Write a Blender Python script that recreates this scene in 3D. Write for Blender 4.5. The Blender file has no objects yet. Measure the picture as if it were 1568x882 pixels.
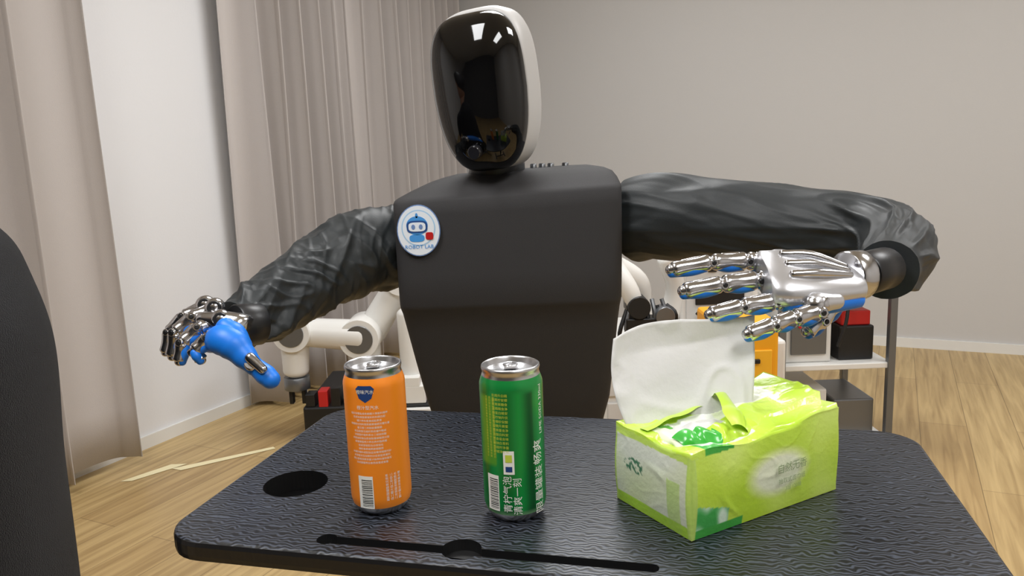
import bpy, bmesh, math, random
from mathutils import Vector, Matrix, noise
random.seed(4)
D=bpy.data
sc=bpy.context.scene
col=sc.collection
V=Vector

# ------------------------------------------------------------------ helpers
def s2l(c): return tuple((x/255/12.92 if x/255<=.04045 else ((x/255+.055)/1.055)**2.4) for x in c)
def mat(name,c,rough=.5,metal=0,bump=None,coat=0,sheen=0,spec=.5,srgb=True,emit=0,trans=0,vc=False):
    m=D.materials.new(name);m.use_nodes=True;nt=m.node_tree;b=nt.nodes['Principled BSDF']
    c=s2l(c) if srgb else c
    b.inputs['Base Color'].default_value=(*c,1)
    b.inputs['Roughness'].default_value=rough;b.inputs['Metallic'].default_value=metal
    b.inputs['Coat Weight'].default_value=coat;b.inputs['Sheen Weight'].default_value=sheen
    b.inputs['Specular IOR Level'].default_value=spec
    if emit: b.inputs['Emission Color'].default_value=(*c,1);b.inputs['Emission Strength'].default_value=emit
    if trans:
        b.inputs['Subsurface Weight'].default_value=trans;b.inputs['Subsurface Radius'].default_value=(.02,.02,.02);b.inputs['Subsurface Scale'].default_value=.3
    if vc:
        a=nt.nodes.new('ShaderNodeVertexColor');a.layer_name='Col';nt.links.new(a.outputs[0],b.inputs['Base Color'])
    if bump:
        sc_,st=bump
        tc=nt.nodes.new('ShaderNodeTexCoord');n=nt.nodes.new('ShaderNodeTexNoise');n.inputs['Scale'].default_value=sc_;n.inputs['Detail'].default_value=4
        bp=nt.nodes.new('ShaderNodeBump');bp.inputs['Strength'].default_value=st;bp.inputs['Distance'].default_value=.01
        nt.links.new(tc.outputs['Object'],n.inputs['Vector']);nt.links.new(n.outputs[0],bp.inputs['Height']);nt.links.new(bp.outputs[0],b.inputs['Normal'])
    return m
class MB:
    def __init__(s): s.v=[];s.f=[];s.m=[];s.sm=[]
    def add(s,vs,fs,mi=0,smooth=True):
        o=len(s.v);s.v+= [V(p) for p in vs]
        for f in fs:
            s.f.append([i+o for i in f]);s.m.append(mi);s.sm.append(smooth)
    def rings(s,R,mi=0,closed=True,cap=True,smooth=True):
        n=len(R[0]);vs=[p for r in R for p in r];fs=[]
        for i in range(len(R)-1):
            for j in range(n if closed else n-1):
                k=(j+1)%n;fs.append([i*n+j,i*n+k,(i+1)*n+k,(i+1)*n+j])
        s.add(vs,fs,mi,smooth)
        if cap and closed:
            s.add(R[0],[list(range(n))[::-1]],mi,False);s.add(R[-1],[list(range(n))],mi,False)
    def tube(s,pts,rad,mi=0,n=20,sub=6,wr=None,ref=V((0,0,1)),cap=True,round_=0):
        P=[V(p) for p in pts];R=[(r,r) if not isinstance(r,tuple) else r for r in rad]
        Q=[];S=[]
        def cr(a,b,c,d,t): return .5*((2*b)+(c-a)*t+(2*a-5*b+4*c-d)*t*t+(3*b-a-3*c+d)*t**3)
        m=len(P)
        for i in range(m-1):
            a=P[max(i-1,0)] if i>0 else P[0]*2-P[1];d=P[i+2] if i+2<m else P[-1]*2-P[-2]
            for k in range(sub):
                t=k/sub;Q.append(cr(a,P[i],P[i+1],d,t))
                tt=t*t*(3-2*t);S.append((R[i][0]*(1-tt)+R[i+1][0]*tt,R[i][1]*(1-tt)+R[i+1][1]*tt))
        Q.append(P[-1]);S.append(R[-1])
        if round_:
            def ends(Q,S):
                d=(Q[0]-Q[1]).normalized();q=[];z=[]
                for k in range(5,0,-1):
                    a=k/5*math.pi/2*.97
                    q.append(Q[0]+d*S[0][0]*round_*math.sin(a));z.append((S[0][0]*math.cos(a),S[0][1]*math.cos(a)))
                return q+Q,z+S
            Q,S=ends(Q,S);Q,S=ends(Q[::-1],S[::-1])
        L=0;rr=[]
        u=None
        for i,q in enumerate(Q):
            t=(Q[min(i+1,len(Q)-1)]-Q[max(i-1,0)]).normalized()
            if u is None:
                u=ref-t*ref.dot(t)
                if u.length<1e-4: u=V((1,0,0))
            u=(u-t*u.dot(t)).normalized();w=t.cross(u)
            if i: L+=(q-Q[i-1]).length
            ring=[]
            for j in range(n):
                a=2*math.pi*j/n;dr=wr(L,a,i/(len(Q)-1)) if wr else 0
                ring.append(q+u*math.cos(a)*(S[i][0]+dr)+w*math.sin(a)*(S[i][1]+dr))
            rr.append(ring)
        s.rings(rr,mi,cap=cap)
    def box(s,c,h,mi=0,bev=.004,M=None,seg=2):
        bm=bmesh.new();bmesh.ops.create_cube(bm,size=1)
        for v in bm.verts: v.co=V((v.co.x*h[0]*2,v.co.y*h[1]*2,v.co.z*h[2]*2))
        if bev: bmesh.ops.bevel(bm,geom=bm.edges[:],offset=bev,segments=seg,affect='EDGES',profile=.5)
        vs=[]
        for v in bm.verts:
            p=v.co.copy()
            if M is not None: p=M@p
            vs.append(p+V(c))
        bm.verts.ensure_lookup_table()
        s.add(vs,[[v.index for v in f.verts] for f in bm.faces],mi,False);bm.free()
    def sph(s,c,r,mi=0,n=16,sc_=(1,1,1),M=None):
        R=[]
        for i in range(n//2+1):
            ph=math.pi*i/(n//2);ph=max(.02,min(math.pi-.02,ph))
            ring=[]
            for j in range(n):
                a=2*math.pi*j/n;p=V((math.sin(ph)*math.cos(a)*sc_[0],-math.sin(ph)*math.sin(a)*sc_[1],math.cos(ph)*sc_[2]))*r
                if M is not None:p=M@p
                ring.append(V(c)+p)
            R.append(ring)
        s.rings(R,mi)
    def cyl(s,a,b,r,mi=0,n=24,r2=None):
        a=V(a);b=V(b);r2=r if r2 is None else r2;d=(b-a).normalized();h=min(.0015,(b-a).length*.2,r*.3)
        s.tube2([a,a+d*h,b-d*h,b],[r-h,r,r2,r2-h],mi,n)
    def tube2(s,P,R,mi=0,n=24):
        d=(P[-1]-P[0]).normalized();u=d.orthogonal().normalized();w=d.cross(u)
        s.rings([[p+u*math.cos(2*math.pi*j/n)*r+w*math.sin(2*math.pi*j/n)*r for j in range(n)] for p,r in zip(P,R)],mi)
    def build(s,name,mats,parent=None,M=None,colf=None,auto=True):
        me=D.meshes.new(name);me.from_pydata([tuple(p) for p in s.v],[],s.f)
        for m in (mats if isinstance(mats,list) else [mats]): me.materials.append(m)
        for p,mi,sm in zip(me.polygons,s.m,s.sm): p.material_index=mi;p.use_smooth=sm
        if colf:
            ca=me.color_attributes.new('Col','FLOAT_COLOR','POINT')
            for i,v in enumerate(me.vertices): ca.data[i].color=(*s2l(colf(v.co)),1)
        me.update()
        bm=bmesh.new();bm.from_mesh(me);bmesh.ops.recalc_face_normals(bm,faces=bm.faces);bm.to_mesh(me);bm.free()
        o=D.objects.new(name,me);col.objects.link(o)
        if M is not None:o.matrix_world=M
        if parent:o.parent=parent
        return o
def empty(name,loc=(0,0,0)):
    e=D.objects.new(name,None);col.objects.link(e);e.empty_display_size=.1
    return e
def mod_apply(o):
    dg=bpy.context.evaluated_depsgraph_get();dg.update();me=D.meshes.new_from_object(o.evaluated_get(dg));o.modifiers.clear();o.data=me
def textgeo(txt,size):
    c=D.curves.new('t','FONT');c.body=txt;c.size=size;c.align_x='CENTER';c.align_y='CENTER';c.resolution_u=2
    o=D.objects.new('t',c);col.objects.link(o);dg=bpy.context.evaluated_depsgraph_get();dg.update()
    me=D.meshes.new_from_object(o.evaluated_get(dg));vs=[v.co.copy() for v in me.vertices];fs=[list(p.vertices) for p in me.polygons]
    D.objects.remove(o);D.meshes.remove(me);return vs,fs
def sub_geo(vs,fs,maxl):
    bm=bmesh.new();bv=[bm.verts.new(v) for v in vs]
    for f in fs:
        try: bm.faces.new([bv[i] for i in f])
        except: pass
    bmesh.ops.triangulate(bm,faces=bm.faces[:])
    for _ in range(3):
        e=[e for e in bm.edges if e.calc_length()>maxl]
        if not e:break
        bmesh.ops.subdivide_edges(bm,edges=e,cuts=1)
        bmesh.ops.triangulate(bm,faces=bm.faces[:])
    bm.verts.index_update();r=([v.co.copy() for v in bm.verts],[[v.index for v in f.verts] for f in bm.faces]);bm.free();return r

# ------------------------------------------------------------------ materials
M_chrome=mat('robot_chrome',(200,200,203),.18,1)
M_blue=mat('blue_silicone',(22,120,225),.42)
M_joint=mat('joint_black',(22,22,24),.4)
M_handw=mat('hand_shell_silver',(205,205,208),.30,.75)
M_fab=mat('robot_body_fabric',(54,53,54),.7,bump=(900,.12),spec=.3)
M_slv=mat('sleeve_nylon',(38,42,44),.5,bump=(500,.05),spec=.42)
M_visor=mat('visor_gloss_black',(6,6,7),.06,0,coat=.2,spec=.45)
M_shell=mat('head_shell_white',(200,198,196),.4)
M_white=mat('white_plastic',(225,224,220),.35)
M_grey=mat('grey_metal',(120,122,125),.35,.7)
M_black=mat('black_plastic',(20,20,21),.45)
M_red=mat('red_plastic',(190,30,30),.4)
M_alu=mat('aluminium',(200,200,202),.28,1)
M_wtext=mat('print_white',(235,235,228),.5)
M_btext=mat('print_black',(30,35,35),.5)
M_yel=mat('yellow_paint',(240,165,20),.45)

# ------------------------------------------------------------------ room (rotated frame: X along back wall, -Y toward viewer along left wall)
RM=Matrix(((.898,.44,0,-.36),(-.44,.898,0,5.16),(0,0,1,0),(0,0,0,1)))
def wallmat(name,c):
    m=mat(name,c,.85,bump=(120,.04));return m
M_wall=wallmat('wall_paint',(197,195,193));M_wall2=wallmat('wall_paint_white',(226,226,228))
def slab(name,x0,x1,y0,y1,z0,z1,m):
    b=MB();b.box(((x0+x1)/2,(y0+y1)/2,(z0+z1)/2),((x1-x0)/2,(y1-y0)/2,(z1-z0)/2),bev=0);return b.build(name,m,M=RM)
mf=mat('floor_oak_laminate',(190,160,112),.38)
nt=mf.node_tree;bs=nt.nodes['Principled BSDF']
tc=nt.nodes.new('ShaderNodeTexCoord');mp=nt.nodes.new('ShaderNodeMapping');mp.inputs['Scale'].default_value=(16,.8,1)
n1=nt.nodes.new('ShaderNodeTexNoise');n1.inputs['Scale'].default_value=3;n1.inputs['Detail'].default_value=6;n1.inputs['Distortion'].default_value=.6
br=nt.nodes.new('ShaderNodeTexBrick');br.inputs['Scale'].default_value=1;br.inputs['Brick Width'].default_value=1.2;br.inputs['Row Height'].default_value=.16;br.inputs['Mortar Size'].default_value=.0012
br.inputs['Color1'].default_value=(*s2l((190,165,118)),1);br.inputs['Color2'].default_value=(*s2l((174,147,102)),1);br.inputs['Mortar'].default_value=(*s2l((130,108,72)),1)
mp2=nt.nodes.new('ShaderNodeMapping');mp2.inputs['Rotation'].default_value=(0,0,math.pi/2)
cr=nt.nodes.new('ShaderNodeValToRGB');cr.color_ramp.elements[0].color=(.66,.59,.48,1);cr.color_ramp.elements[0].position=.3;cr.color_ramp.elements[1].color=(1.1,1.08,1.02,1);cr.color_ramp.elements[1].position=.65
mx=nt.nodes.new('ShaderNodeMix');mx.data_type='RGBA';mx.blend_type='MULTIPLY';mx.inputs[0].default_value=.9
nt.links.new(tc.outputs['Object'],mp.inputs[0]);nt.links.new(mp.outputs[0],n1.inputs[0]);nt.links.new(tc.outputs['Object'],mp2.inputs[0]);nt.links.new(mp2.outputs[0],br.inputs[0])
nt.links.new(n1.outputs[0],cr.inputs[0]);nt.links.new(br.outputs[0],mx.inputs[6]);nt.links.new(cr.outputs[0],mx.inputs[7]);nt.links.new(mx.outputs[2],bs.inputs['Base Color'])
slab('floor',-.1,5.1,-7.6,.1,-.1,0,mf)
slab('wall_left',-.1,0,-7.5,0,0,2.7,M_wall2)
slab('wall_back',-.1,5.1,0,.1,0,2.7,M_wall)
slab('wall_right',5,5.1,-7.5,0,0,2.7,M_wall)
slab('wall_front',-.1,5.1,-7.6,-7.5,0,2.7,mat('wall_front_paint',(85,86,88),.85))
slab('ceiling',-.1,5.1,-7.6,.1,2.7,2.8,mat('ceiling_paint',(225,225,223),.9))
slab('baseboard_left',0,.012,-7.5,0,0,.05,M_white)
slab('baseboard_back',.012,5,-.012,0,0,.05,M_white)
# curtains
mc=mat('curtain_cloth',(188,181,177),.8,bump=(350,.1),sheen=.2)
def curtain(name,y0,y1,z0,z1,amp,wl,seed,gap=.09,irr=2.2):
    N=int((y1-y0)/.004);b=MB();R=[]
    for k in range(15):
        z=z0+(z1-z0)*k/14;ring=[]
        for i in range(N+1):
            y=y0+(y1-y0)*i/N
            ph=y/wl*2*math.pi+irr*noise.noise(V((y*2.3,seed,0)))+.12*math.sin(z*1.3+y*3)
            s_=math.sin(ph);o=amp*(abs(s_)**.7*(1 if s_>0 else -1))*(.8+.6*noise.noise(V((y*4,seed+5,z*.3))))
            ring.append(V((gap+o,y+wl*.20*math.cos(ph)+.006*noise.noise(V((y*3,z,seed))),z)))
        R.append(ring)
    b.rings(R,0,closed=False,cap=False);o=b.build(name,mc,M=RM)
    sm=o.modifiers.new('s','SOLIDIFY');sm.thickness=.003
    return o
curtain('curtain',-1.97,-.14,.02,2.6,.085,.128,1.3,.14,1.0)
curtain('curtain.001',-4.3,-2.63,.05,2.6,.065,.21,7.7,.12)
for i,(a,b_) in enumerate(((-2.05,-.05),(-4.4,-2.45))):
    b=MB();b.cyl((.13,a,2.62),(.13,b_,2.62),.014);b.box((.065,a+.1,2.62),(.065,.01,.01));b.box((.065,b_-.1,2.62),(.065,.01,.01))
    b.build('curtain_rod',M_white,M=RM)
b=MB();b.box((.015,-3.4,1.5),(.015,.76,.62),0,.004);b.box((.02,-3.4,1.5),(.014,.70,.56),1,0)
b.box((.03,-3.4,1.5),(.01,.02,.6),0,.003)
b.build('window_1',[M_white,mat('window_daylight',(240,245,255),.3,emit=3)],M=RM)

# ------------------------------------------------------------------ ceiling lamps
for i,(x,y) in enumerate(((1.6,-4.6),(3.6,-4.6),(1.6,-2.0),(3.6,-2.0))):
    b=MB();b.box((x,y,2.685),(.32,.62,.015),0,.004);b.box((x,y,2.668),(.29,.59,.004),1,0)
    b.build('ceiling_light_panel',[M_white,mat('led_diffuser%d'%i,(255,252,246),.4,emit=2)],M=RM)
    L=D.lights.new('ceiling_light','AREA');L.shape='RECTANGLE';L.size=.6;L.size_y=1.2;L.energy=(36,36,33,33)[i];L.color=(.975,.987,1)
    lo=D.objects.new('ceiling_light',L);col.objects.link(lo);lo.matrix_world=RM@Matrix.Translation((x,y,2.655))
w=D.worlds.new('World');sc.world=w;w.use_nodes=True;w.node_tree.nodes['Background'].inputs[0].default_value=(.6,.65,.7,1);w.node_tree.nodes['Background'].inputs[1].default_value=.4

# ------------------------------------------------------------------ laptop table
yaw=math.radians(-14);TB=Matrix.Translation((-.252,1.058,.75))@Matrix.Rotation(yaw,4,'Z')
W=.74;Dp=.386
def rrect(x0,x1,y0,y1,r,n=8):
    pts=[]
    for cx,cy,a0 in ((x1-r,y1-r,0),(x0+r,y1-r,90),(x0+r,y0+r,180),(x1-r,y0+r,270)):
        for k in range(n+1):
            a=math.radians(a0+90*k/n);pts.append((cx+r*math.cos(a),cy+r*math.sin(a)))
    return pts
def slabrings(b,x0,x1,y0,y1,r,prof,mi=0):
    b.rings([[V((x,y,z)) for x,y in rrect(x0+i,x1-i,y0+i,y1-i,max(r-i,.002))] for i,z in prof],mi)
mt=mat('tabletop_black_woodgrain',(24,25,29),.36,spec=.5)
nt=mt.node_tree;bs=nt.nodes['Principled BSDF']
tc=nt.nodes.new('ShaderNodeTexCoord');mp=nt.nodes.new('ShaderNodeMapping');mp.inputs['Scale'].default_value=(2.6,2.2,1)
wv=nt.nodes.new('ShaderNodeTexWave');wv.bands_direction='Y';wv.inputs['Scale'].default_value=30;wv.inputs['Distortion'].default_value=8;wv.inputs['Detail'].default_value=.6;wv.inputs['Detail Scale'].default_value=1.4;wv.inputs['Detail Roughness'].default_value=.5
cr=nt.nodes.new('ShaderNodeValToRGB');cr.color_ramp.elements[0].position=.38;cr.color_ramp.elements[0].color=(*s2l((12,13,16)),1);cr.color_ramp.elements[1].position=.95;cr.color_ramp.elements[1].color=(*s2l((66,71,82)),1)
bp=nt.nodes.new('ShaderNodeBump');bp.inputs['Strength'].default_value=.15;bp.inputs['Distance'].default_value=.0008
sx=nt.nodes.new('ShaderNodeSeparateXYZ');gt=nt.nodes.new('ShaderNodeMath');gt.operation='GREATER_THAN';gt.inputs[1].default_value=-.001
mxt=nt.nodes.new('ShaderNodeMix');mxt.data_type='RGBA';mxt.inputs[6].default_value=(*s2l((18,18,20)),1)
nt.links.new(tc.outputs['Object'],sx.inputs[0]);nt.links.new(sx.outputs[2],gt.inputs[0]);nt.links.new(gt.outputs[0],mxt.inputs[0]);nt.links.new(cr.outputs[0],mxt.inputs[7])
nt.links.new(tc.outputs['Object'],mp.inputs[0]);nt.links.new(mp.outputs[0],wv.inputs[0]);nt.links.new(wv.outputs[1],cr.inputs[0]);nt.links.new(mxt.outputs[2],bs.inputs['Base Color'])
nt.links.new(wv.outputs[1],bp.inputs['Height']);nt.links.new(bp.outputs[0],bs.inputs['Normal'])
table=empty('laptop_table')
b=MB();slabrings(b,0,W,-Dp,0,.045,[(.008,-.022),(.001,-.019),(0,-.014),(0,-.005),(.0012,-.0012),(.004,0)])
top=b.build('tabletop',[mt,M_black],M=TB)
def cut(o,cb,M):
    c=cb.build('c',M_black,M=M);m=o.modifiers.new('b','BOOLEAN');m.object=c;m.operation='DIFFERENCE';m.solver='EXACT'
    mod_apply(o);D.objects.remove(c)
def w2t(x,y):
    p=TB.inverted()@V((x,y,.75));return p
c1=w2t(-.241,.797);cb=MB();cb.tube2([V((c1.x,c1.y,-.05)),V((c1.x,c1.y,.05))],[.034,.034],0,48);cut(top,cb,TB)
s0=w2t(-.177,.675)
cb=MB();slabrings(cb,s0.x-.006,s0.x+.30,s0.y-.013,s0.y,.0055,[(0,-.011),(0,.02)]);cut(top,cb,TB)
cb=MB();cb.tube2([V((s0.x+.128,s0.y-.003,-.011)),V((s0.x+.128,s0.y-.003,.03))],[.018,.018],0,40);cut(top,cb,TB)
cb=MB();cb.tube2([V((s0.x,s0.y-.006,-.013)),V((s0.x,s0.y-.006,.03))],[.0095,.0095],0,30);cut(top,cb,TB)
for p in top.data.polygons:p.use_smooth=False
top.parent=table
b=MB()
b.rings([[V((c1.x+math.cos(a*math.pi/24)*r,c1.y+math.sin(a*math.pi/24)*r,z)) for a in range(48)] for r,z in ((.0355,-.0222),(.0355,-.050),(.0335,-.052),(.001,-.052))],0,cap=False)
b.rings([[V((c1.x+math.cos(a*math.pi/24)*r,c1.y+math.sin(a*math.pi/24)*r,z)) for a in range(48)] for r,z in ((.0338,-.0222),(.0338,-.048),(.001,-.049))],0,cap=False)
b.box((W/2,-Dp/2,-.035),(.22,.03,.012),0,.003);b.box((W/2,-Dp/2,-.035),(.03,.15,.012),0,.003)
b.box((W/2,-Dp/2+.02,-.22),(.030,.022,.18),0,.006);b.box((W/2,-Dp/2+.02,-.50),(.022,.016,.22),0,.004)
b.box((W/2,-Dp/2+.02,-.715),(.27,.025,.015),0,.006)
for sx in(-1,1):
    b.box((W/2+sx*.26,-Dp/2+.02,-.715),(.022,.20,.014),0,.006)
    for sy in(-1,1): b.cyl((W/2+sx*.26-.01,-Dp/2+.02+sy*.18,-.729),(W/2+sx*.26+.01,-Dp/2+.02+sy*.18,-.729),.021,0)
b.build('frame_and_base',M_black,table,M=TB)

# ------------------------------------------------------------------ drink cans
def can(name,x,y,colf,prints,k_=1.0):
    e=empty(name);CM=Matrix.Translation((x,y,.7502))@Matrix.Scale(k_,4)
    b=MB();prof=[(.0,.006),(.012,.005),(.019,.0015),(.0205,0),(.0222,.0005),(.0245,.004),(.0275,.009),(.0288,.014),(.029,.018)]
    z=.018
    while z<.126: z+=.004;prof.append((.029,z))
    body=[p for p in prof if p[0]>=.0272]+[(.0288,.1285),(.0279,.1315),(.0266,.135)]
    n=96
    def lat(pr,mi): b.rings([[V((r*math.cos(2*math.pi*j/n),r*math.sin(2*math.pi*j/n),zz)) for j in range(n)] for r,zz in pr],mi,cap=False)
    lat(body,0);b.build('painted_body',prints['mat'],e,M=CM,colf=colf)
    b=MB();lat([(.0001,.006)]+[p for p in prof if 0<p[0]<.0276],0)
    lat([(.0266,.135),(.0258,.1375),(.0262,.1395),(.0268,.1415),(.0266,.1435),(.0256,.1442),(.0246,.143),(.0240,.1385),(.0232,.1372),(.0222,.1385),(.020,.139),(.0001,.139)],0)
    b.rings([[V((.0005+(.0075+q)*math.cos(a*math.pi/12),-.009+(.0085+q)*math.sin(a*math.pi/12),.1393+h)) for a in range(24)] for q,h in((0,0),(.0006,.0006),(.0012,0))],0,cap=False)
    b.tube([(.0055*math.cos(a*math.pi/6),.0065+.0075*math.sin(a*math.pi/6),.1412) for a in range(13)],[(.0009,.0018)]*13,0,8,3)
    b.box((0,-.0005,.1407),(.0055,.004,.0008),0,.0006);b.sph((0,-.001,.1416),.0022,0,12,(1,1,.5))
    b.build('lid_and_base',M_alu,e,M=CM)
    mats=[M_wtext,M_btext,prints['acc'],prints['acc2']];b=MB();Rr=.02915
    def put(vs,fs,ang,zc,mi,rot=0,k=0):
        vs,fs=sub_geo(vs,fs,.004)
        out=[]
        for v in vs:
            X,Y_=v.x,v.y
            if rot: X,Y_=(X*math.cos(rot)-Y_*math.sin(rot),X*math.sin(rot)+Y_*math.cos(rot))
            a=-math.pi/2+math.radians(ang)+X/Rr;out.append(V(((Rr+k)*math.cos(a),(Rr+k)*math.sin(a),zc+Y_)))
        b.add(out,fs,mi,False)
    def rect(w_,h_): 
        return [V((-w_/2,-h_/2,0)),V((w_/2,-h_/2,0)),V((w_/2,h_/2,0)),V((-w_/2,h_/2,0))],[[0,1,2,3]]
    prints['f'](put,rect);b.build('label_print',mats,e,M=CM)
def barcode(put,rect,ang,zc,w_,h_,vert=False):
    v,f=rect(w_,h_);put(v,f,ang,zc,0)
    rr=random.Random(3);y=-h_/2+.002
    while y<h_/2-.003:
        t=rr.choice((.0004,.0006,.0009))
        v,f=rect(w_*.72,t);v=[p+V((w_*.08,y+t/2,0)) for p in v];put(v,f,ang,zc,1,0,.0001);y+=t+rr.choice((.0008,.0011))
def f_orange(put,rect):
    barcode(put,rect,-19,.026,.015,.032)
    v=[V((-.009,.006,0)),V((-.006,.009,0)),V((.006,.009,0)),V((.009,.006,0)),V((.006,-.003,0)),V((0,-.007,0)),V((-.006,-.003,0))];put(v,[[0,1,2,3,4,5,6]],-8,.1205,2)
    put(*textgeo('橙味汽水',.0042),-8,.1235,0,0,.0002)
    put(*textgeo('橙汁型汽水',.0042),-5,.1085,0)
    rr=random.Random(1);z=.103
    ch='配料水白砂糖果葡糖浆浓缩橙汁食品添加剂二氧化碳柠檬酸营养成分表能量蛋白质脂肪钠保质期见罐底'
    while z>.052:
        n=rr.choice((13,15,16,10));put(*textgeo(''.join(rr.choice(ch) for _ in range(n)),.0024),-4,z,0);z-=.0034
    for k in range(4): put(*textgeo(''.join(rr.choice(ch) for _ in range(9)),.0030),22+k*8,.030,0,math.pi/2)
def f_green(put,rect):
    rr=random.Random(2);ch='青柠味碳酸饮料柠檬酸钠食用香精安赛蜜净含量毫升白砂糖'
    for k in range(3): put(*textgeo(''.join(rr.choice(ch) for _ in range(22)),.0026),-50+k*8,.092,3,math.pi/2)
    z=.122
    while z>.068: put(*textgeo(''.join(rr.choice(ch) for _ in range(5)),.0030),-22,z,3);z-=.004
    v,f=rect(.010,.022);put(v,f,-9,.060,0)
    v,f=rect(.006,.007);put([p+V((0,.004,0)) for p in v],f,-9,.060,3,0,.0002);v,f=rect(.006,.005);put([p+V((0,-.006,0)) for p in v],f,-9,.060,2,0,.0002)
    barcode(put,rect,-42,.030,.013,.034)
    put(*textgeo('青柠气泡',.0088),-12,.030,0,math.pi/2);put(*textgeo('清爽一刻',.0088),6,.028,0,math.pi/2)
    put(*textgeo('限量罐装',.0115),52,.030,0,math.pi/2);put(*textgeo('畅爽',.012),50,.066,0,math.pi/2)
    put(*textgeo('LIME SODA 330ml',.006),60,.105,0,math.pi/2)
m_or=mat('can_orange_paint',(240,126,18),.36,.1,coat=.15,vc=True);m_gr=mat('can_green_paint',(10,120,50),.32,.3,coat=.15,vc=True)
def c_or(p): return (250,143,34) if p.z>.013 else (240,140,40)
def c_gr(p):
    a=math.degrees(math.atan2(p.y,p.x))+90
    if a>180:a-=360
    if p.z<.012: return (120,170,120)
    if p.z>.124: return (20,135,60)
    t=.5+.5*math.sin(a/7.5)
    if -75<a<-30 and .055<p.z<.12: return (90,165,50)
    if 5<a<40: t=t*.9; return (int(6+t*10),int(85+75*t),int(38+32*t))
    return (int(10+12*t),int(118+32*t),int(50+22*t))
M_navy=mat('print_navy',(22,60,120),.4);M_lime=mat('print_lime',(190,205,70),.4)
can('orange_soda_can',-.1375,.735,c_or,dict(mat=m_or,acc=M_navy,acc2=M_lime,f=f_orange),1.025)
can('green_soda_can',-.0045,.710,c_gr,dict(mat=m_gr,acc=M_navy,acc2=M_lime,f=f_green),1.03)

# ------------------------------------------------------------------ tissue pack
TP=Matrix(((.87,-.49,0,.149),(.49,.87,0,.638),(0,0,1,.7505),(0,0,0,1)))
pk=empty('tissue_pack');Lx,Ly,Hz=.190,.107,.080
def crease(p,f,s,k=12):
    q=noise.noise(V((p[0]*f+s,p[1]*f,p[2]*f*1.4)));m=max(0,noise.noise(V((p[0]*25,p[1]*25+s,p[2]*25)))+.25)
    return max(0,1-abs(q)*k)*m
def pdisp(p,n):
    x,y,z=p
    q=noise.noise(V((x*14,y*14,z*14+3)))
    hgt=min(1,z/.02)
    d=.0022*q*hgt+.0014*crease(p,14,3)*hgt+.0008*crease(p,30,9)*hgt
    if n.z>.5:
        bow=math.sin(math.pi*min(1,max(0,x/Lx)))*math.sin(math.pi*min(1,max(0,y/Ly)))
        d+=.004*bow+.004*crease(p,26,4,7)+.010*max(0,noise.noise(V((x*16+2,y*30,1))))*bow**.5+(.014*max(0,(x-.10)/.095) if .2<y/Ly<.9 else .005*max(0,(x-.1)/.095))
        if .01<x<.11 and .012<y<.07: d-=.012*math.sin(math.pi*(x-.01)/.10)*math.sin(math.pi*(y-.012)/.058)
    else:
        d+=.0035*math.sin(math.pi*min(1,z/Hz))
    return V(p)+n*d
b=MB()
def grid(o,ux,uy,nx,ny,nrm):
    vs=[];fs=[]
    for j in range(ny+1):
        for i in range(nx+1):
            p=V(o)+V(ux)*i/nx+V(uy)*j/ny
            e=min(i,nx-i,j,ny-j)
            q=pdisp(p,V(nrm)) if e>0 else V(p)
            zt=max(0,min(1,(p.z-.045)/(Hz-.045)))
            q.z+=zt*(.005*noise.noise(V((p.x*22,p.y*22,0)))-.005*math.sin(math.pi*min(1,max(0,p.y/Ly)))*(1 if p.x<.05 else .3)-.004*math.sin(math.pi*min(1,max(0,p.x/Lx)))+.006*p.x/Lx)
            vs.append(q)
    for j in range(ny):
        for i in range(nx):
            k=j*(nx+1)+i;fs.append([k,k+1,k+nx+2,k+nx+1])
    b.add(vs,fs,0,True)
grid((0,0,0),(Lx,0,0),(0,0,Hz),130,60,(0,-1,0));grid((0,Ly,0),(Lx,0,0),(0,0,Hz),60,30,(0,1,0))
grid((0,0,0),(0,Ly,0),(0,0,Hz),70,60,(-1,0,0));grid((Lx,0,0),(0,Ly,0),(0,0,Hz),30,30,(1,0,0))
grid((0,0,Hz),(Lx,0,0),(0,Ly,0),130,70,(0,0,1));grid((0,0,0),(Lx,0,0),(0,Ly,0),10,10,(0,0,0))
def mixc(a,b_,t): t=max(0,min(1,t));return tuple(a[i]*(1-t)+b_[i]*t for i in range(3))
def c_pk(p):
    x,y,z=p;lime=(186,221,58);n1=noise.noise(V((x*20,y*20,z*20)));c=mixc(lime,(212,237,116),.5+n1)
    if y<.006 and z<Hz*.94 and x>.003:
        d=((x-.105)/.045)**2+((z-.040)/.026)**2
        c=mixc(c,(240,245,215),1.5-1.5*d)
        if x<.042 and z<.022+.25*(.042-x) : c=mixc((70,170,80),(215,238,215),.5+2*noise.noise(V((x*60,0,z*40))))
        if x<.06 and z<.009: c=(70,170,70)
    elif x<.006 and z<Hz*.95:
        c=mixc((226,230,218),(214,226,176),.3+n1*1.2)
        if z>.070: c=(196,224,105)
        if z<.012: c=(175,218,70)
        if y<.004 or y>.103: c=(190,220,110)
        if ((y-.075)/.016)**2+((z-.045)/.007)**2<1 and noise.noise(V((y*250,z*250,0)))>0: c=(80,130,100)
        if abs(y-.02)<.008 and z<.05:c=mixc(c,(170,210,90),.5)
    elif z>Hz*.75:
        if .02<x<.085 and .008<y<.075: c=(238,240,236) if noise.noise(V((x*40,y*50,2)))>-.2 else (110,190,90)
        elif .085<x<.16 and .055<y<.08: c=(235,240,215)
        elif .015<x<.1 and y<.012+.02*abs(noise.noise(V((x*30,0,0)))): c=(60,170,60) if x<.05 else c
    return c
m_pk=mat('tissue_pack_film',(186,222,48),.27,coat=.4,vc=True,trans=.2,bump=(220,.08))
b.build('film_wrapper',m_pk,pk,M=TP,colf=c_pk)
b=MB()
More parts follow.
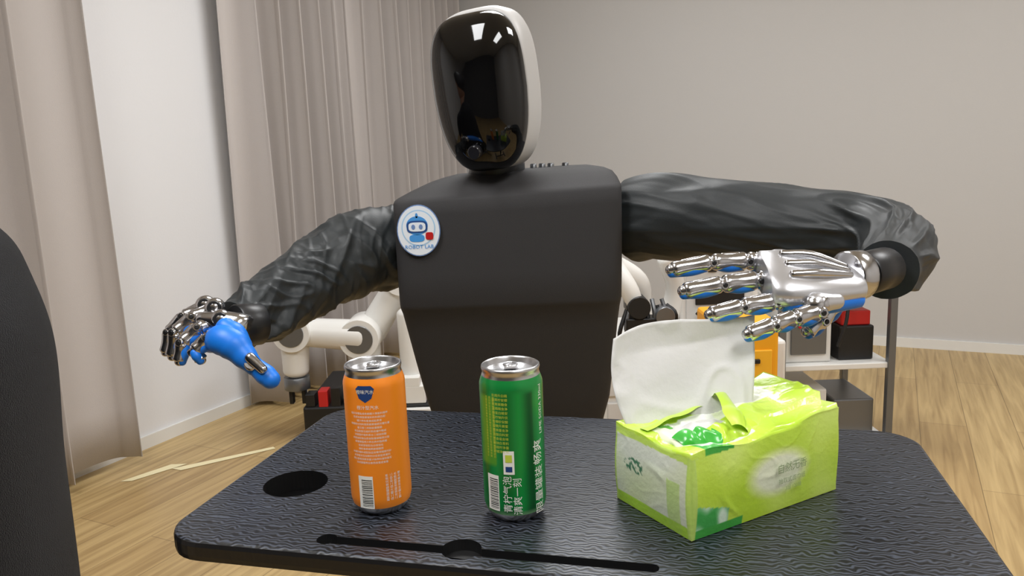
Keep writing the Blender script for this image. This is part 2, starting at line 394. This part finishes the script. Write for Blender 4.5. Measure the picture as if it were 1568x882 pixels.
def flap(p0,p1,h,lean,seed,mi):
    R=[]
    for k in range(9):
        t=k/8;ring=[]
        for i in range(33):
            s_=i/32;p=V(p0).lerp(V(p1),s_);hh=h*(.6+.7*abs(noise.noise(V((s_*2.3,seed,0)))) +.25*math.sin(math.pi*s_))
            ring.append(p+V(lean)*t*t+V((0,0,hh*math.sin(t*1.7)))+V((noise.noise(V((s_*4,t*1.5,seed))),noise.noise(V((s_*4,t*1.5,seed+4))),0))*.005)
        R.append(ring)
    b.rings(R,mi,closed=False,cap=False)
flap((.010,.020,.075),(.050,.012,.076),.012,(0,.016,0),1,0)
flap((.045,.012,.074),(.095,.010,.077),.012,(0,.022,0),5,1)
flap((.08,.012,.077),(.125,.085,.080),.022,(-.022,0,0),2,1)
flap((.005,.080,.075),(.11,.088,.078),.010,(0,-.012,0),3,1)
flap((.004,.01,.074),(.006,.075,.074),.008,(.016,0,0),4,2)
b.build('torn_film',[mat('film_green',(60,175,60),.3,coat=.4),mat('film_lime',(192,225,70),.3,coat=.3),mat('film_pale',(226,234,200),.35,coat=.2)],pk,M=TP)
b=MB()
for tx,sz,x,z in(('自然无香',.010,.118,.044),('抽取式面巾纸',.006,.118,.032),('3层 120抽',.005,.120,.024)):
    v,f=textgeo(tx,sz);b.add([V((p.x+x,-.0072,p.y+z)) for p in v],f,0,False)
b.build('print',mat('print_grey',(140,160,110),.5),pk,M=TP)
m_ts=mat('tissue_paper',(212,211,209),.95,bump=(60,.12),trans=.25)
b=MB()
BL=V((.120,.695,.795));BR=V((.228,.722,.795));TL=V((.0985,.750,.9065));TR=V((.2525,.790,.9155))
R=[]
for k in range(41):
    t=k/40;ring=[]
    for i in range(51):
        s_=i/50;t2=t**.85
        l=BL.lerp(TL,t2);r_=BR.lerp(TR,t**.6);p=l.lerp(r_,s_)
        if t>.85: p.z+=.010*(t-.85)/.15*math.sin(s_*math.pi)*(1-s_)*1.6
        p.x-=.012*math.sin(math.pi*t)*(1-s_)**2
        bow=.016*math.sin(math.pi*s_)*(.3+t)
        p.y+=bow+.008*noise.noise(V((s_*2.4+2,t*2,5)))+(.016*abs(s_-.52-.30*(1-t)) )
        q=noise.noise(V((s_*2+t*1.2,t*1.4-s_,11)));p.y-=.0025*max(0,1-abs(q)*9)
        p.y-=.012*max(0,t-.8)/.2*math.sin(s_*3)
        ring.append(p)
    R.append(ring)
b.rings(R,0,closed=False,cap=False);ts=b.build('tissue_sheet',m_ts,pk)
m=ts.modifiers.new('s','SOLIDIFY');m.thickness=.0006
b=MB()
R=[]
for k in range(13):
    t=k/12;R.append([V((.012+.09*i/24,.018+.05*t,.0735+.006*noise.noise(V((i*.35,t*4,2)))+.010*math.sin(math.pi*t)*math.sin(math.pi*i/24))) for i in range(25)])
b.rings(R,0,closed=False,cap=False);b.build('folded_tissues',m_ts,pk,M=TP)

# ------------------------------------------------------------------ humanoid robot
rb=empty('humanoid_robot')
def tring(xl,xr,yf,yb,z,ex=9,n=96,zt=0):
    cx=(xl+xr)/2;hx=(xr-xl)/2;cy=(yf+yb)/2;hy=(yb-yf)/2;r=[]
    for j in range(n):
        a=2*math.pi*(j+.5)/n;c,s_=math.cos(a),math.sin(a)
        x=cx+hx*math.copysign(abs(c)**(2/ex),c);y=cy+hy*math.copysign(abs(s_)**(2/ex),s_);r.append(V((x,y,z+zt*(x-cx))))
    return r
b=MB()
T=[(.56,-.120,.130,1.37,1.45),(.60,-.145,.155,1.345,1.46),(.66,-.158,.167,1.320,1.465),(.74,-.171,.173,1.292,1.47),(.80,-.180,.177,1.272,1.472),(.832,-.185,.180,1.262,1.475),(.842,-.187,.181,1.254,1.475),(.850,-.1875,.182,1.250,1.475),(.90,-.188,.183,1.249,1.475),(.96,-.188,.184,1.249,1.47),(1.0,-.188,.184,1.249,1.465),(1.0215,-.188,.184,1.250,1.46),(1.0265,-.186,.184,1.254,1.458),(1.030,-.181,.183,1.260,1.456),(1.040,-.160,.180,1.276,1.452),(1.050,-.135,.174,1.294,1.445),(1.056,-.112,.162,1.308,1.44),(1.060,-.09,.142,1.325,1.43),(1.062,-.04,.10,1.35,1.41)]
b.rings([tring(a,c,d,e,z,ex=11,zt=.035*max(0,min(1,(z-.95)/.06))) for z,a,c,d,e in T]);b.build('torso_cover',M_fab,rb)
b=MB()
b.sph((.193,1.36,.965),.052,0,20);b.sph((-.19,1.36,.945),.05,0,20)
for dx,r in((.178,.05),(.196,.046),(.210,.05)): b.cyl((dx,1.36,.966),(dx+.010,1.359,.966),r,1 if dx==.196 else 0,32)
b.cyl((-.03,1.36,1.04),(-.02,1.34,1.085),.040,0);b.cyl((.0,1.36,1.05),(-.0,1.345,1.10),.03,1)
for x in(.045,.06,.075,.1): b.cyl((x,1.37,1.045),(x,1.37,1.070),.006,1,12)
b.build('joints',[M_joint,M_grey],rb)
b=MB()
b.rings([tring(x0,x1,y0,y1,z,4) for z,x0,x1,y0,y1 in((.47,-.07,.08,1.36,1.45),(.50,-.10,.11,1.345,1.46),(.55,-.115,.125,1.345,1.46),(.585,-.11,.12,1.36,1.455))],0)
for sx in(-1,1):
    cx=.005+sx*.085
    b.tube([(cx,1.40,.52),(cx+sx*.005,1.385,.40),(cx+sx*.005,1.37,.31)],[(.055,.05),(.05,.045),(.042,.038)],0,round_=.5)
    b.cyl((cx-.045,1.37,.30),(cx+.05,1.37,.30),.04,1,28)
    b.tube([(cx,1.375,.29),(cx,1.40,.18),(cx,1.41,.07)],[(.04,.038),(.036,.038),(.025,.025)],0,round_=.5)
    b.sph((cx,1.41,.06),.032,1)
    b.rings([[V((cx+hx*math.copysign(abs(math.cos(a))**.6,math.cos(a)),1.375+hy*math.copysign(abs(math.sin(a))**.6,math.sin(a)),z)) for a in [2*math.pi*j/32 for j in range(32)]] for hx,hy,z in((.036,.10,.0),(.040,.105,.008),(.038,.10,.028),(.026,.06,.045))],0)
b.build('pelvis_and_legs',[M_joint,M_grey],rb)
bd=Matrix.Translation((-.145,1.2475,.974))@Matrix.Rotation(math.radians(90),4,'X')
b=MB()
def disc(cx,cy,rx,ry,h,mi,ex=2,n=40):
    r=[V((cx+rx*math.copysign(abs(math.cos(a))**(2/ex),math.cos(a)),cy+ry*math.copysign(abs(math.sin(a))**(2/ex),math.sin(a)),0)) for a in [2*math.pi*j/n for j in range(n)]]
    b.rings([[p for p in r],[p+V((0,0,h)) for p in r]],mi,smooth=False)
disc(0,0,.0345,.041,.0030,1);disc(0,0,.0330,.0395,.0034,0)
disc(0,.004,.027,.029,.0036,2);disc(0,.004,.025,.027,.0038,0);disc(-.002,.008,.017,.015,.0042,3);disc(-.002,.006,.0165,.010,.0044,4,3.5);disc(-.002,.006,.0135,.0072,.0048,0,3.5)
disc(-.008,.006,.003,.004,.0052,1);disc(.004,.006,.003,.004,.0052,1);disc(-.002,.024,.002,.004,.0042,3);disc(-.003,-.012,.012,.006,.0042,3,3)
disc(.017,-.009,.006,.006,.0046,5,4)
v,f=textgeo('ROBOT LAB',.0085);b.add([V((p.x,p.y-.026,.0042)) for p in v],f,3,False)
b.build('chest_badge',[mat('badge_white',(232,238,245),.5),mat('badge_edge',(110,140,190),.5),mat('badge_pale',(170,205,235),.5),mat('badge_blue',(70,150,220),.5),mat('badge_navy',(40,80,140),.4),M_red],rb,M=bd)

# head
HM=Matrix.Translation((-.036,1.275,1.185))@Matrix.Rotation(math.radians(-24),4,'Z')@Matrix.Rotation(math.radians(-4.5),4,'Y')@Matrix.Rotation(math.radians(3),4,'X')
def ho(t,s_,y):
    c,sn=math.cos(t),math.sin(t);z=.122*math.copysign(abs(sn)**(2/3.9),sn);zn=z/.122
    w_=.0775*(1-.03*zn*zn-.20*max(0,-zn)**1.5-.03*max(0,zn)**3);x=w_*math.copysign(abs(c)**(2/3.5),c)
    return V((x*s_,y,z*s_))
def hring(s_,y,dz=0,n=96): return [ho(2*math.pi*j/n,s_,y)+V((0,0,dz)) for j in range(n)]
b=MB()
R=[hring(math.sin(k/14*math.pi/2)*1.0+.001,-.060*math.cos(k/14*math.pi/2)**.85-.0) for k in range(15)]+[hring(1.0,.004),hring(.97,.008)]
b.rings(R,0);b.build('visor',M_visor,rb,M=HM)
b=MB()
b.rings([hring(.97,.004),hring(1.000,.001,.001),hring(1.02,.006,.003),hring(1.032,.018,.005),hring(1.032,.048,.005),hring(1.02,.055,.003)],0)
b.build('shell_rim',M_shell,rb,M=HM)
b=MB()
b.rings([hring(1.01,.053,.003),hring(.97,.062,.003),hring(.88,.080,.003),hring(.76,.10,.005),hring(.55,.117,.008),hring(.3,.127,.01),hring(.01,.130,.01)],0)
b.cyl((0,-.046,-.088),(0,-.058,-.090),.011,1,24)
b.build('head_back',[mat('head_back_grey',(90,90,92),.4),mat('sensor_ring',(30,30,34),.15)],rb,M=HM)

# sleeves: cloth folds = ridged noise stretched around (or along) the arm
def wr(seed,layers,drape):
    def g(L,a,t):
        ca,sa=math.cos(a),math.sin(a);d=drape*noise.noise(V((ca*.9,sa*.9,L*13+seed)))
        for k,(fz,fa,sh,amp,sharp) in enumerate(layers):
            q=noise.noise(V((ca*fa+seed*3+k*5,sa*fa,L*fz+sh*(ca+.6*sa))))
            m=.25+1.1*max(0,noise.noise(V((ca*.8+k,sa*.8,L*8+seed+k*2)))+.3)
            d+=amp*m*(max(0,1-abs(q)*sharp)**1.1-.3)
        e=min(1,t/.06,(1-t)/.04);return d*max(.15,e)
    return g
b=MB()
b.tube([(-.165,1.37,.945),(-.205,1.345,.938),(-.264,1.30,.930),(-.323,1.225,.903),(-.368,1.145,.877),(-.395,1.09,.864)],[.060,.070,.067,.057,.048,.037],0,150,44,wr(3.3,((14,.65,1.0,.0100,2.6),(26,.85,-1.3,.0060,3.2),(44,1.1,1.6,.0028,3.4)),.007),cap=True)
b.build('sleeve_right_arm',M_slv,rb)
b=MB()
b.tube([(.212,1.36,.966),(.2125,1.3595,.966),(.222,1.350,.968),(.255,1.325,.975),(.339,1.27,.970),(.446,1.20,.962),(.515,1.13,.958),(.520,1.05,.952),(.480,.965,.946),(.43,.885,.943)],[.052,.062,.074,.073,.066,.058,.053,.047,.041,.034],0,150,34,wr(11.2,((5,1.3,1.6,.0075,3.2),(9,1.8,-2.0,.0036,3.6)),.004))
b.build('sleeve_left_arm',M_slv,rb)

# robotic hands
def finger(b,P,r,down=V((0,0,-1)),pad=1.0):
    P=[V(p) for p in P]
    for i in range(len(P)-1):
        a,c=P[i],P[i+1];d=(c-a).normalized();k=1-.08*i
        L=(c-a).length;last=i==len(P)-2
        b.tube([a,a+d*L*.12,a+d*L*.5,a+d*L*.88,c],[r*k*.72,r*k*.98,r*k*.82,r*k*.92,r*k*.64],0,20,4,round_=.9)
        sd=d.cross(down).normalized()
        b.cyl(a-sd*r*k*1.02,a+sd*r*k*1.02,r*k*.58,0,16)
        b.cyl(a-sd*r*k*1.12,a+sd*r*k*1.12,r*k*.30,3,12)
        dn=(down-d*down.dot(d)).normalized()
        b.tube([a+d*L*.18+dn*r*k*.40,a+d*L*.5+dn*r*k*.50*pad,a+d*L*(.85 if not last else .98)+dn*r*k*.36],[r*k*.66,r*k*.70,r*k*.58],1,14,4,round_=.9)
        b.tube([a+d*L*.25-dn*r*k*.72,a+d*L*.7-dn*r*k*.68],[r*k*.30,r*k*.26],0,8,2,round_=.8)
O=V((.3515,.82,.9445));S=.000695
def hl(px,py,y):
    k=y/.82;return V(((O.x+S*((px-1290)-.038*(py-430)))*k,y,1.095+(O.z-1.095-S*((py-430)+.038*(px-1290)))*k))
b=MB();dn=V((0,-.05,-1)).normalized()
finger(b,[hl(1190,402,.86),hl(1142,399,.85),hl(1088,401,.845),hl(1026,413,.84)],.0112,down=dn)
finger(b,[hl(1202,428,.83),hl(1160,429,.825),hl(1106,435,.82),hl(1046,446,.815)],.0115,down=dn)
finger(b,[hl(1228,455,.80),hl(1188,462,.795),hl(1138,470,.79),hl(1088,483,.785)],.0108,down=dn)
finger(b,[hl(1256,478,.775),hl(1220,488,.77),hl(1188,499,.765),hl(1148,514,.76)],.0104,down=dn)
finger(b,[hl(1285,462,.86),hl(1262,492,.855),hl(1240,510,.85)],.011,down=dn)
def palm(b,c,M,hx,hy,hz,mi):
    R=[]
    for x,k in((-1,.80),(-.93,.95),(-.6,1),(.0,.93),(.4,.80),(.75,.66),(.95,.58),(1,.5)):
        R.append([c+M@V((x*hx,k*hy*math.copysign(abs(math.cos(a))**.8,math.cos(a)),k*hz*math.copysign(abs(math.sin(a))**.8,math.sin(a)))) for a in [2*math.pi*j/40 for j in range(40)]])
    b.rings(R,mi)
pc=hl(1242,428,.82);PM=Matrix.Rotation(math.radians(5),3,'Y')@Matrix.Rotation(math.radians(24),3,'X')
palm(b,pc,PM,.052,.044,.019,2)
palm(b,pc+V((.006,-.002,-.012)),PM,.044,.038,.016,1)
for i,(px,py,y) in enumerate(((1186,400,.86),(1198,421,.835),(1222,444,.805),(1250,468,.78))):
    b.sph(hl(px,py,y),.0125,0);b.tube([hl(px,py-3,y),hl(px+34,py-6,y+.004)],[.0115,.008],2,16,4,round_=.9)
    b.cyl(hl(px+10,py-12,y),hl(px+10,py+6,y-.004),.0085,0,16)
for k in range(3): b.tube([pc+PM@V((-.03,-.02+.02*k,.018)),pc+PM@V((.0,-.018+.018*k,.0195)),pc+PM@V((.035,-.008+.008*k,.013))],[.0045,.005,.004],0,12,4,round_=.8)
b.cyl(pc+V((.042,.012,.000)),pc+V((.062,.020,.0)),.027,0,28);b.cyl(pc+V((.062,.020,0)),pc+V((.105,.055,-.0)),.024,3,28)
b.build('left_hand',[M_chrome,M_blue,M_handw,M_joint],rb)
O2=V((-.379,1.05,.873));S2=.000905
def hr(px,py,y):
    k=y/1.05;return V(((O2.x+S2*((px-362)-.038*(py-497)))*k,y,1.095+(O2.z-1.095-S2*((py-497)+.038*(px-362)))*k))
b=MB();dn=V((.5,-.3,-1)).normalized()
finger(b,[hr(330,474,1.07),hr(298,486,1.06),hr(270,508,1.05),hr(262,546,1.045)],.0125,down=dn)
finger(b,[hr(338,490,1.045),hr(305,502,1.03),hr(279,524,1.02),hr(272,554,1.015)],.0120,down=dn)
finger(b,[hr(345,506,1.02),hr(318,518,1.005),hr(297,536,1.0),(hr(306,552,1.0))],.0112,down=dn)
finger(b,[hr(316,470,1.095),hr(284,484,1.09),hr(260,508,1.085),hr(252,540,1.08)],.0110,down=dn)
pc=hr(345,506,1.05)
PMR=Matrix.Rotation(math.radians(14),3,'Y')@Matrix.Rotation(math.radians(-30),3,'X')@Matrix.Rotation(math.pi,3,'Z')
palm(b,pc+V((0,.004,.006)),PMR,.036,.038,.019,0)
for px,py,y in((332,470,1.06),(340,488,1.035),(348,502,1.015),(318,466,1.09)):
    b.sph(hr(px,py,y),.0140,0);b.cyl(hr(px-2,py,y-.012),hr(px+2,py,y+.012),.0095,3,20)
b.tube([hr(322,524,1.015),hr(340,520,1.00),hr(356,528,.995),hr(370,544,.99),hr(386,562,.985)],[.014,.021,.021,.0165,.0120],1,22,6,round_=.9)
b.tube([hr(345,500,1.01),hr(358,512,1.005),hr(368,530,1.0)],[.013,.016,.014],1,20,6,round_=.9)
b.cyl(hr(381,555,.975),hr(388,566,1.0),.010,0,20)
b.tube([hr(390,564,.985),hr(402,575,.98),hr(409,582,.978)],[.0120,.0135,.0125],1,20,6,round_=1)
b.tube([hr(380,548,.974),hr(398,566,.968)],[.007,.006],0,14,4,round_=1)
b.cyl(pc+V((.010,.012,.004)),pc+V((.035,.04,-.0)),.030,3,28)
b.build('right_hand',[M_chrome,M_blue,M_handw,M_joint],rb)

# ------------------------------------------------------------------ background robots
cb_=empty('robot_arm_white')
b=MB();b.tube([(-.47,3.05,.14),(-.47,3.05,.20)],[.085,.085],0,32)
def link(b,a,c,r): b.tube([a,c],[r,r*.9],0,28,6,round_=.6)
b.tube([(-.60,3.05,.141),(-.60,3.05,.19),(-.60,3.05,.24),(-.60,3.05,.36)],[.085,.08,.065,.065],0,32,5)
b.cyl((-.60,2.95,.395),(-.60,3.12,.395),.078,0,32);b.cyl((-.60,2.945,.395),(-.60,2.95,.395),.055,1,32)
link(b,(-.60,3.0,.40),(-.845,3.0,.425),.062);b.cyl((-.855,2.93,.43),(-.855,3.07,.43),.072,0,32);b.cyl((-.855,2.925,.43),(-.855,2.93,.43),.05,1,32)
link(b,(-.86,3.0,.40),(-.865,3.0,.27),.056);b.cyl((-.865,3,.245),(-.865,3,.195),.050,1,28)
for s_ in(-1,1): b.box((-.865+s_*.025,3,.165),(.008,.015,.03),2,.003)
link(b,(-.57,3.08,.40),(-.44,3.08,.60),.060);b.cyl((-.43,3.0,.62),(-.43,3.15,.62),.07,0,32);link(b,(-.42,3.1,.62),(-.16,3.1,.50),.05)
link(b,(-.40,3.0,.15),(-.41,3.0,.48),.05)
b.build('arm_links',[M_white,M_grey,M_black],cb_)
b=MB();b.box((-.47,3.18,.070),(.36,.26,.070),0,.008);b.box((-.42,2.91,.075),(.20,.012,.05),1,.004)
for k in range(7): b.box((-.80+k*.05,2.955,.165),(.018,.03,.025+.012*(k%3)),(0,2,0,0,2,0,0)[k],.003)
b.box((-.52,2.95,.17),(.06,.03,.03),1,.004);b.box((-.40,2.95,.175),(.05,.03,.035),1,.004);b.box((-.46,2.95,.225),(.09,.03,.02),1,.004);b.box((-.30,2.95,.175),(.02,.03,.035),2,.004)
b.box((-.62,2.945,.15),(.02,.02,.012),0,.002)
b.build('equipment_base',[M_black,M_white,M_red],cb_)
wb=empty('robot_workstation')
b=MB();b.box((.56,2.62,.235),(.30,.22,.235),0,.01)
for k in range(3): b.box((.56,2.395,.09+.14*k),(.27,.006,.06),1,.004)
b.tube([(.42,2.55,.47),(.42,2.55,.58),(.40,2.5,.66),(.30,2.45,.74)],[.045,.04,.04,.035],0,24,6,round_=.6)
b.sph((.30,2.44,.75),.05,0);b.tube([(.30,2.44,.75),(.36,2.40,.66),(.39,2.40,.58)],[.035,.03,.025],0,20,6,round_=.6)
b.cyl((.39,2.36,.60),(.39,2.45,.60),.035,2);b.box((.40,2.40,.54),(.05,.03,.025),2,.004)
for k in range(9): b.tube([(.34+.02*k,2.40,.47),(.33+.022*k,2.38,.52+.025*(k%3)),(.36+.015*k,2.40,.60+.02*(k%2))],[.007,.007,.007],(2,3)[k%2],8,4)
b.box((.37,2.41,.62),(.02,.02,.03),3,.003);b.box((.45,2.38,.50),(.035,.02,.03),3,.003);b.cyl((.47,2.36,.57),(.47,2.42,.57),.03,3)
b.tube([(.50,2.55,.47),(.54,2.55,.62),(.50,2.5,.73)],[.035,.032,.03],0,20,6,round_=.6)
b.box((.68,2.62,.63),(.13,.09,.16),0,.01);b.box((.68,2.528,.63),(.11,.004,.13),1,.003)
for k in range(4): b.box((.61+.045*k,2.522,.70),(.014,.004,.022),(3,2,3,3)[k],.002)
b.box((.68,2.522,.60),(.08,.004,.03),2,.002);b.tube([(.60,2.50,.55),(.66,2.46,.50),(.75,2.47,.53)],[.008,.008,.008],2,8,5)
b.build('cabinet_with_arm',[M_white,mat('drawer_front',(205,205,203),.4),M_black,M_grey],wb)
yc=empty('yellow_tool_cabinet')
b=MB();b.box((.64,2.2,.308),(.085,.12,.300),0,.01);b.box((.64,2.078,.33),(.065,.004,.20),1,.003);b.box((.64,2.072,.50),(.03,.006,.006),2,.002)
for sx in(-1,1):
    for sy in(-1,1): b.cyl((.64+sx*.06,2.2+sy*.09,0),(.64+sx*.06,2.2+sy*.09,.012),.015,2)
b.build('body',[M_yel,mat('yellow_door',(246,180,40),.4),M_black],yc)
cn=empty('equipment_rack')
b=MB();X0,X1,Y0,Y1=.90,1.27,2.56,2.92
for x in(X0,X1):
    for y in(Y0,Y1): b.box((x,y,.31),(.012,.012,.31),1,.002)
for z in(.06,.33,.60): b.box(((X0+X1)/2,(Y0+Y1)/2,z),(.19,.185,.010),0,.003)
b.box((X0+.004,(Y0+Y1)/2,.31),(.004,.17,.24),0,.001)
b.box((1.00,2.72,.155),(.075,.12,.085),0,.006);b.box((1.17,2.72,.135),(.07,.12,.065),1,.006)
b.box((1.00,2.70,.43),(.08,.11,.09),0,.006);b.box((1.00,2.585,.43),(.06,.004,.06),1,.002);b.box((1.17,2.70,.40),(.06,.10,.06),2,.006);b.box((1.17,2.70,.485),(.05,.09,.025),3,.004)
b.box((1.02,2.72,.655),(.09,.10,.045),0,.006);b.box((1.02,2.615,.655),(.05,.004,.02),2,.002);b.cyl((1.19,2.70,.61),(1.19,2.70,.70),.04,4);b.cyl((1.19,2.70,.70),(1.19,2.70,.735),.03,2)
b.tube([(1.10,2.66,.625),(1.13,2.60,.615),(1.12,2.565,.50),(1.09,2.56,.40)],[.006]*4,2,8,5)
for k in range(3): b.cyl((.97+.03*k,2.581,.47),(.97+.03*k,2.578,.47),.008,3)
b.build('frame_and_gear',[M_white,M_grey,M_black,M_red,M_yel],cn)
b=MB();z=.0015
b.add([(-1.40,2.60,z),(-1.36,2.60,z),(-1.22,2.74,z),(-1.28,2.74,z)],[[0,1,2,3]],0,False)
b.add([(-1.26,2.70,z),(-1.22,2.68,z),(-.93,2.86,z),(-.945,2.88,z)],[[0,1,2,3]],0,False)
b.build('floor_sun_streak',mat('sun_streak_cream',(236,224,180),.4))  # sunlight streak on the floor, painted as flat cream-coloured strips

# ------------------------------------------------------------------ seated person
ps=empty('seated_person')
PO=V((-.028,0,0))
def pbuild(b,name,m,vox=0,it=12):
    b.v=[p+PO for p in b.v];o=b.build(name,m,ps)
    if vox:
        q=o.modifiers.new('r','REMESH');q.mode='VOXEL';q.voxel_size=vox;q.use_smooth_shade=True
        q=o.modifiers.new('s','SMOOTH');q.iterations=it;q.factor=.5
        mod_apply(o)
X=V((0,1,0))
M_shirt=mat('black_tshirt',(20,21,26),.97,bump=(900,.6),sheen=.15,spec=.12);M_skin=mat('skin',(200,150,120),.5,trans=.1);M_jean=mat('dark_jeans',(35,42,60),.9);M_hair=mat('black_hair',(15,13,12),.5)
b=MB()
b.tube([(-.625,.80,.47),(-.620,.80,.60),(-.618,.80,.75),(-.617,.80,.89),(-.628,.80,.98),(-.648,.80,1.035),(-.665,.80,1.06)],[(.16,.125),(.155,.130),(.160,.128),(.175,.130),(.170,.118),(.12,.09),(.06,.06)],0,32,6,ref=X,round_=.2)
for sy in(-1,1):
    b.tube([(-.645,.80+sy*.12,.985),(-.655,.80+sy*.185,.955),(-.69,.80+sy*.205,.85),(-.715,.80+sy*.205,.80)],[.058,.060,.052,.054],0,20,6,round_=.5)
pbuild(b,'tshirt',M_shirt,.010)
b=MB()
b.tube([(-.655,.80,1.03),(-.668,.80,1.13)],[.055,.052],0,20,6)
for sy in(-1,1):
    b.tube([(-.69,.80+sy*.205,.85),(-.74,.80+sy*.20,.735),(-.80,.80+sy*.17,.68),(-.93,.80+sy*.12,.635),(-.97,.80+sy*.11,.625)],[.044,.040,.040,.028,.026],0,18,6,round_=.5)
    c=V((-1.0,.80+sy*.105,.615));b.tube([c+V((.03,0,0)),c,c+V((-.04,0,-.004))],[(.030,.015),(.040,.015),(.038,.012)],0,18,4,ref=X,round_=.8)
    for k in range(4):
        ln=(.062,.072,.068,.052)[k];q=c+V((-.04,sy*(-.028+.019*k),0));b.tube([q,q+V((-ln*.5,0,.004)),q+V((-ln*.8,0,-.010)),q+V((-ln,0,-.024))],[.0095,.009,.0085,.0075],0,12,4,round_=1)
    q=c+V((0,-sy*.035,0));b.tube([q,q+V((-.03,-sy*.018,0)),q+V((-.06,-sy*.022,-.006))],[.012,.011,.009],0,12,4,round_=1)
pbuild(b,'neck_and_arms',M_skin,.005,4)
b=MB();hc=V((-.690,.80,1.235))
b.sph(hc,.1,0,32,(.95,.76,1.18));b.sph(hc+V((-.03,0,-.055)),.062,0,24,(1,.9,1));b.tube([hc+V((-.095,0,.015)),hc+V((-.112,0,-.012)),hc+V((-.100,0,-.022))],[.010,.013,.008],0,14,5,round_=.8)
for sy in(-1,1):
    b.sph(hc+V((.005,sy*.077,-.01)),.03,0,16,(.65,.3,1));b.sph(hc+V((-.082,sy*.03,.020)),.014,0,12,(.6,1.2,.5))
b.tube([hc+V((-.092,-.022,-.050)),hc+V((-.099,0,-.048)),hc+V((-.092,.022,-.050))],[.006,.008,.006],0,10,4,round_=.8)
pbuild(b,'head',M_skin,.004,3)
b=MB()
for sy in(-1,1):
    b.sph(hc+V((-.083,sy*.03,.010)),.011,0,16);b.sph(hc+V((-.0915,sy*.03,.010)),.0045,1,12)
pbuild(b,'eyes',[M_wtext,M_btext])
b=MB();b.sph(hc+V((.014,0,.028)),.104,0,32,(.93,.80,1.06));b.sph(hc+V((-.03,0,.085)),.065,0,24,(1,1,.55))
for sy in(-1,1): b.tube([hc+V((-.088,sy*.015,.036)),hc+V((-.090,sy*.03,.041)),hc+V((-.082,sy*.045,.036))],[.003,.004,.003],0,8,4)
pbuild(b,'hair',M_hair)
b=MB()
b.tube([(-.625,.80,.55),(-.635,.80,.49),(-.64,.80,.466)],[(.155,.12),(.17,.13),(.15,.11)],0,28,5,ref=X)
for sy in(-1,1):
    b.tube([(-.64,.80+sy*.085,.54),(-.85,.80+sy*.11,.545),(-1.06,.80+sy*.12,.53),(-1.10,.80+sy*.12,.47),(-1.08,.80+sy*.12,.28),(-1.06,.80+sy*.12,.08)],[.088,.078,.062,.058,.052,.045],0,22,7,round_=.4)
pbuild(b,'jeans',M_jean,.010,6)
b=MB()
for sy in(-1,1):
    b.tube([(-1.02,.80+sy*.12,.045),(-1.08,.80+sy*.12,.05),(-1.17,.80+sy*.12,.035),(-1.25,.80+sy*.12,.028)],[(.036,.04),(.040,.045),(.045,.032),(.036,.022)],0,20,5,ref=X,round_=.7)
pbuild(b,'shoes',M_white)
st=empty('swivel_stool')
b=MB();b.tube2([V((-.66,.80,.385)),V((-.66,.80,.395)),V((-.66,.80,.43)),V((-.66,.80,.44))],[.17,.19,.19,.175],0,40)
b.cyl((-.66,.80,.07),(-.66,.80,.395),.024,1)
for k in range(5):
    a=2*math.pi*k/5+.3;d=V((math.cos(a),math.sin(a),0));b.tube([V((-.66,.80,.09)),V((-.66,.80,.075))+d*.24],[.022,.014],1,14,4,round_=.6);q=V((-.66,.80,.028))+d*.24;b.cyl(q-d.cross(V((0,0,1)))*.012,q+d.cross(V((0,0,1)))*.012,.027,0)
b.build('seat_and_base',[M_black,M_grey],st)

# ------------------------------------------------------------------ camera
cam=D.cameras.new('Camera');cam.lens=27.55;cam.sensor_width=36;cam.clip_start=.02
co=D.objects.new('Camera',cam);col.objects.link(co)
co.matrix_world=Matrix.Translation((0,0,1.095))@Matrix.Rotation(math.radians(80),4,'X')@Matrix.Rotation(math.radians(-2.2),4,'Z')
sc.camera=co
sc.view_settings.view_transform='Standard'
